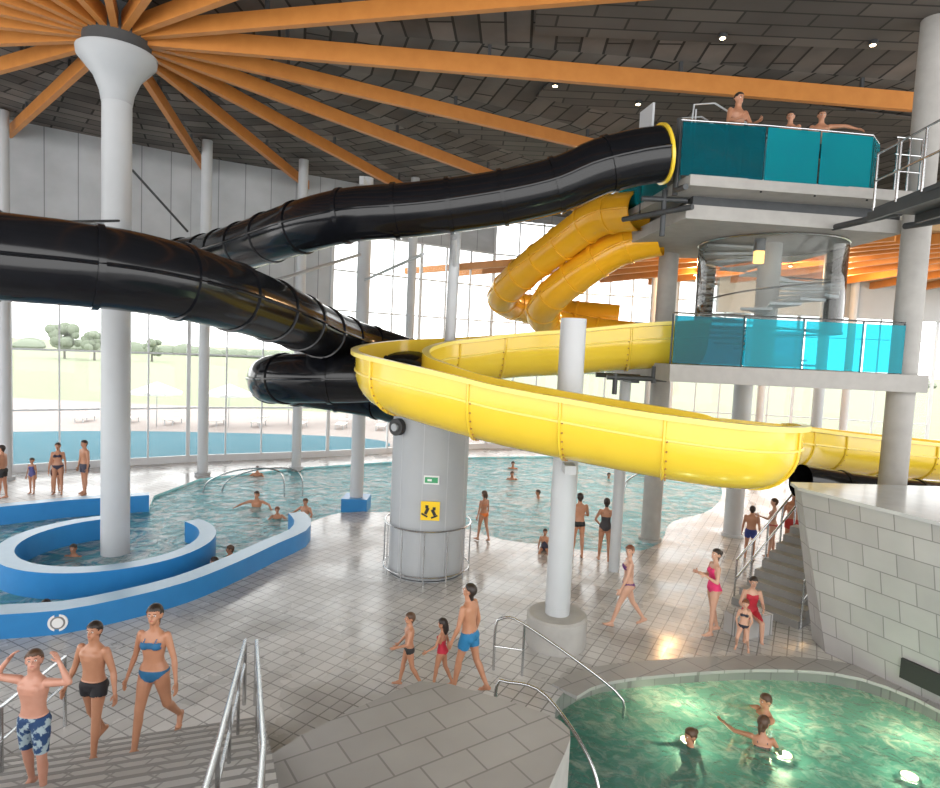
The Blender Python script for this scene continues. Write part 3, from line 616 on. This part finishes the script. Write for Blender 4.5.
    nk=sp(.60); hc=nk+HRm@V((0,.012,.082*hs)); 
    def hv(x,y,z): return hc+HRm@(V((x,y,z))*hs)
    b.ell(hv(0,-.008,.02),(.076*hs,.094*hs,.092*hs),md,HRm,16,12); b.ell(hv(0,.028,-.05),(.054*hs,.06*hs,.062*hs),md,HRm); b.ell(hv(0,.055,-.09),(.026*hs,.024*hs,.02*hs),md,HRm)
    b.tube([hv(0,.082,.012),hv(0,.108,-.022),hv(0,.09,-.032)],[.009*hs,.014*hs,.008],md,8); b.ell(hv(0,.074,.022),(.05*hs,.014*hs,.012*hs),md,HRm)
    for sg in(-1,1): b.ell(hv(sg*.077,-.008,-.008),(.011*hs,.02*hs,.03*hs),md,HRm)
    b.tube([sp(.5),hv(0,-.015,-.03)],[.058 if not f else .048,.05 if not f else .044],md,12)
    me0=bpy.data.meshes.new('t'); me0.from_pydata(b.v,[],b.f); ob=bpy.data.objects.new('t',me0); bpy.context.collection.objects.link(ob)
    rm=ob.modifiers.new('r','REMESH'); rm.mode='VOXEL'; rm.voxel_size=vox; sm=ob.modifiers.new('s','SMOOTH'); sm.factor=.5; sm.iterations=3 if vox<.013 else 2
    dg=bpy.context.evaluated_depsgraph_get(); ev=ob.evaluated_get(dg); me=bpy.data.meshes.new_from_object(ev); bpy.data.objects.remove(ob); 
    nv=len(me.vertices); lab=[0]*nv; nor=[V(v.normal) for v in me.vertices]; inv=HRm.transposed()
    mats=[SK[skin],HR[hair],matc or cloth(col)]
    for vi,v in enumerate(me.vertices):
        c=v.co; q=(inv@(c-hc))/hs
        if q.z>-.13 and c.dot(s0)>.45 and q.length<.16:
            line=.044 if q.y>.05 else .044-(.05-q.y)*(1.35 if not long else 1.8)
            if abs(q.x)>.072 and q.y>-.03: line=max(line,.018)
            if q.z>line: lab[vi]=1; v.co=c+nor[vi]*(.019 if q.z>line+.02 else .010)*hs
            continue
        best=9;bl='torso';bt=0
        for L,p0,p1,r in segs:
            d=p1-p0; t=max(0,min(1,(c-p0).dot(d)/d.length_squared)); dd=(c-(p0+d*t)).length/r
            if dd<best: best=dd;bl=L;bt=t
        a=c.dot(s0) if c.dot(s0)<.15 else .15+(c-p15).dot(s1)
        if a>.02 and bl=='thigh' and bt<.25 and mode!='sit' and abs(legs[0])<45: bl='torso'
        if a>.08 and bl in('thigh','shin') and legs[0]<45: bl='torso'
        if bl=='arm' and a<.42 and abs(c.x)<.12 : bl='torso'
        fr=(c-sp(a)).dot(f1); on=False; push=.006
        if outfit=='trunks':
            on=(bl=='thigh' and bt<tlen) or (bl in('torso','thigh') and a<.055 and not(bl=='thigh' and bt>=tlen)); push=.016 if bl=='thigh' else .01
        elif outfit=='brief':
            on=(bl=='torso' and a<.045) or (bl=='thigh' and bt<.16)
        else:
            bot=(bl=='torso' and a<.045 and (a>-.02 or a>-.16+abs(c.x)*.6)) or (bl=='thigh' and bt<.22 and a>-.12+abs(c.x)*.75 and a<.045)
            if outfit=='bikini':
                top=bl=='torso' and ((fr>.02 and .305<a<.385) or (fr<=.02 and .32<a<.35) or (.38<a<.47 and abs(abs(c.x)-.07)<.011))
            else:
                top=bl in('torso','thigh') and -.02<a<.36+(.05 if fr>0 else -.06) or (bl=='torso' and .38<a<.48 and abs(abs(c.x)-.085)<.014)
            on=bot or top
        if on: lab[vi]=2; v.co=c+nor[vi]*push
    idx=[]
    for p in me.polygons:
        l=[lab[k] for k in p.vertices]; idx.append(max(set(l),key=l.count))
    ex=B()
    ex.mats=mats+[M_eye,M_iris,M_lip]
    ex.v=[tuple(v.co) for v in me.vertices]; ex.f=[list(p.vertices) for p in me.polygons]; ex.m=idx
    o=len(ex.v); ex.v+=extra.v; ex.f+=[[k+o for k in q] for q in extra.f]; ex.m+=[0]*len(extra.f)
    for sg in(-1,1):
        ex.ell(hv(sg*.030,.076,.0),(.0145*hs,.011*hs,.0095*hs),M_eye,HRm,8,6); ex.ell(hv(sg*.030,.085,.0),(.0065*hs,.004*hs,.0065*hs),M_iris,HRm,8,6)
        ex.tube([hv(sg*.014,.087,.019),hv(sg*.03,.087,.024),hv(sg*.046,.078,.018)],.0035*hs,HR[hair],5)
    ex.ell(hv(0,.084,-.058),(.022*hs,.007*hs,.006*hs),M_lip,HRm,8,6)
    if long=='tail': ex.tube([hv(0,-.09,.03),hv(0,-.13,.01),hv(0,-.135,-.06),hv(0,-.115,-.16)],[.022,.034,.03,.01],HR[hair],10)
    if long=='bun': ex.ell(hv(0,-.105,.05),(.045,.04,.045),HR[hair],HRm)
    if long=='long':
        ex.tube([hv(0,-.05,.04),hv(0,-.075,-.04),hv(0,-.085,-.13),hv(0,-.08,-.22)],[.075,.08,.075,.03],HR[hair],12)
    S=Matrix.Translation(V(loc))@Matrix.Rotation(yaw,4,'Z')@Matrix.Scale(s,4)
    if mode=='feet':
        mz=min(v[2] for v in ex.v); S=S@Matrix.Translation((0,0,-mz))
    ex.v=[tuple(S@V(v)) for v in ex.v]
    bpy.data.meshes.remove(me)
    return ex.obj(name,True,recalc=False)
R=math.radians
hang=((.2,0,-1),(.12,.2,-1),(.2,0,-1),(.12,.2,-1))
human('boy',(-4.22,5.95,.80),R(175),1.5,arms=((1,.1,.15),(-.55,-.1,.85),(1,.1,.1),(-.6,-.1,.8)),legs=(5,5,6,-6,8,6),head=(.5,-.35),outfit='trunks',matc=pattern(),skin='pink',hair='brown',vox=.011,tlen=.85)
human('boy',(-4.32,7.1,.48),R(170),1.62,arms=((.35,-.05,-1),(.35,.3,-1),(.35,0,-1),(.3,.3,-1)),legs=(14,6,5,-12,20,4),head=(.1,-.2),outfit='trunks',tlen=.28,col=(.015,.015,.02),skin='tan',hair='dark',vox=.011)
human('woman',(-3.68,7.25,.48),R(178),1.80,'f',arms=((.35,.05,-1),(.25,.3,-1),(.30,-.1,-1),(.25,.25,-1)),legs=(-14,30,3,16,6,3),head=(.15,-.2),outfit='bikini',col=(.02,.14,.30),skin='tan',hair='dark',long='tail',vox=.011)
human('boy',(-.80,9.7,0),R(105),1.22,arms=((.3,.3,-1),(-.1,.9,-.2),(.3,.1,-1),(.1,.6,-.7)),legs=(-10,20,3,14,5,3),head=(0,-.05),outfit='brief',skin='tan',hair='brown',vox=.011)
human('girl',(-.27,9.75,0),R(70),1.12,'f',arms=((.3,.3,-1),(.2,.7,-.5),(.4,-.2,-1),(.3,.1,-1)),legs=(12,5,3,-10,18,3),outfit='onepiece',col=(.55,.02,.05),skin='tan',hair='dark',long='long',vox=.011)
human('man',(.16,9.65,0),R(60),1.78,arms=((.3,.15,-1),(.1,.5,-1),(.25,-.1,-1),(.1,.3,-1)),legs=(14,6,4,-12,16,4),lean=.08,head=(.2,-.35),outfit='trunks',tlen=.45,col=(.02,.20,.42),skin='tan',hair='dark',vox=.011)
human('woman',(3.39,12.35,0),R(88),1.72,'f',arms=((.2,.25,-1),(.1,.5,-1),(.25,-.5,-1),(.1,-.1,-1)),legs=(24,6,2,-20,16,2),head=(.9,-.1),outfit='bikini',col=(.12,.03,.16),skin='fair',hair='red',long='bun',vox=.013)
human('woman',(5.06,12.15,0),R(95),1.74,'f',arms=((.3,.2,-1),(-.3,.9,.5),(.3,.1,-1),(-.2,.9,.3)),legs=(6,4,3,-8,10,3),head=(.2,-.2),outfit='onepiece',col=(.75,.03,.16),skin='fair',hair='dark',long='bun',vox=.013)
human('woman',(5.85,12.2,.50),R(170),1.62,'f',arms=((.3,.2,-1),(-.2,.9,.1),(.3,.2,-1),(-.2,.9,.1)),legs=(80,85,8,80,85,8),outfit='onepiece',col=(.5,.02,.04),skin='fair',hair='dark',mode='sit',vox=.014,lean=.15)
human('girl',(5.42,11.5,0),R(150),1.05,'f',arms=((.3,.1,-1),(-.2,.6,-.4),(.3,.1,-1),(-.2,.6,-.4)),legs=(40,80,8,40,80,8),outfit='bikini',col=(.03,.03,.05),skin='fair',hair='red',vox=.014)
human('man',(3.1,16.5,0),R(5),1.76,arms=((.3,.3,-1),(-.1,.9,-.2),(.3,.3,-1),(-.1,.9,-.2)),outfit='brief',col=(.02,.02,.02),skin='tan',hair='dark',vox=.015)
human('woman',(3.78,16.3,0),R(-10),1.70,'f',arms=((.5,-.1,-1),(-.5,.3,-.6),(.5,-.1,-1),(-.5,.3,-.5)),legs=(2,0,4,-3,2,4),outfit='onepiece',col=(.05,.045,.05),skin='tan',hair='dark',long='bun',vox=.015)
human('girl',(.55,17.6,0),R(40),1.45,'f',arms=hang,legs=(10,4,3,-8,10,3),outfit='bikini',col=(.75,.18,.02),skin='tan',hair='brown',long='tail',vox=.015)
human('child',(2.27,17.0,.08),R(170),1.1,arms=hang,legs=(85,20,12,85,20,12),outfit='trunks',col=(.03,.03,.06),skin='tan',hair='dark',vox=.016,mode='sit')
human('woman',(8.75,17.3,0),R(60),1.68,'f',arms=((.2,.5,-1),(-.1,.9,.2),(.2,.2,-1),(.1,.4,-1)),outfit='bikini',col=(.4,.05,.05),skin='fair',hair='brown',vox=.016)
human('man',(9.45,17.6,0),R(150),1.85,arms=hang,outfit='trunks',col=(.5,.04,.04),skin='tan',hair='brown',vox=.016)
human('boy',(8.0,17.0,0),R(-30),1.5,arms=hang,outfit='trunks',col=(.03,.05,.25),skin='tan',hair='dark',vox=.016)
wl=((80,60,10,80,60,10))
human('woman',(3.55,8.95,-.78),R(125),1.65,'f',arms=((.8,.5,-.45),(.6,.8,-.1),(.9,.3,-.4),(.7,.5,-.1)),legs=wl,outfit='bikini',col=(.1,.3,.45),skin='tan',hair='brown',long='bun',mode='sit',vox=.012,head=(-.3,0))
human('woman',(4.66,9.0,-.62),R(-20),1.66,'f',arms=((.9,.5,-.1),(.6,.8,.1),(.5,.5,-.8),(.2,.9,-.1)),legs=wl,outfit='bikini',col=(.05,.05,.07),skin='tan',hair='brown',long='tail',mode='sit',vox=.012,head=(-.5,0),lean=.2)
human('man',(5.1,9.85,-.72),R(100),1.72,arms=((.5,.8,-.5),(.1,.9,-.1),(.8,.4,-.4),(.6,.8,-.1)),legs=wl,outfit='trunks',col=(.02,.1,.3),skin='tan',hair='brown',mode='sit',vox=.012)
human('man',(-7.0,20.5,-.35),R(180),1.75,arms=((1,.3,-.3),(.5,.8,-.2),(1,.3,-.3),(.5,.8,-.2)),legs=(20,40,10,20,40,10),outfit='trunks',col=(.03,.03,.05),mode='sit',vox=.016)
for (x,y,z,yw,h,hr) in [(-5.2,19.9,-.3,160,1.6,'brown'),(-5.9,19.2,-.35,200,1.4,'red'),(-5.93,14.5,-.45,90,1.6,'dark'),(-9.7,15.1,-.5,180,1.6,'dark'),(-5.9,15.4,-.45,120,1.6,'brown'),(-8.15,11.85,-.5,180,1.6,'dark'),(2.0,26.8,-.5,180,1.7,'brown'),(2.8,23.6,-.5,90,1.6,'dark'),(2.2,29.3,-.5,180,1.7,'dark'),(4.0,25.5,-.55,0,1.6,'brown'),(6.5,28,-.55,180,1.6,'dark'),(-8.6,25.2,-.4,180,1.6,'brown')]:
    human('swimmer',(x,y,z),R(yw),h,arms=((.7,.5,-.6),(.4,.9,-.2),(.7,.5,-.6),(.4,.9,-.2)),legs=(40,60,10,40,60,10),outfit='trunks',col=(.03,.05,.12),skin='tan',hair=hr,mode='sit',vox=.018)
for nm,sx,x,y,yw,h,of,c in [('woman','f',-13.75,20.6,200,1.75,'bikini',(.03,.03,.06)),('man','m',-12.95,20.75,150,1.85,'trunks',(.05,.05,.08)),('man','m',-14.95,19.7,100,1.75,'trunks',(.03,.03,.03)),('girl','f',-14.55,20.5,180,1.2,'onepiece',(.1,.1,.3)),('boy','m',-14.1,21.0,220,1.35,'trunks',(.1,.03,.03))]:
    human(nm,(x,y,0),R(yw),h,sx,arms=hang,outfit=of,col=c,skin='tan',hair='dark',vox=.017)
human('man',(-8.66,10.62,.53),R(160),1.7,arms=hang,legs=(85,80,8,85,80,8),outfit='trunks',mode='sit',skin='fair',vox=.014)
human('man',(5.5,13.8,9.3),R(200),1.95,arms=((.3,.4,-1),(-.2,.9,0),(.4,.3,-1),(-.2,.9,0)),outfit='trunks',skin='tan',hair='dark',vox=.014)
human('boy',(6.72,13.95,9.3),R(150),1.66,arms=hang,outfit='trunks',skin='tan',hair='dark',vox=.014)
human('man',(7.42,14.0,9.3),R(165),1.74,arms=((.9,.3,-.1),(.9,.2,-.35),(.3,.3,-1),(0,.8,-.3)),outfit='trunks',skin='tan',hair='dark',vox=.014)
print('done')
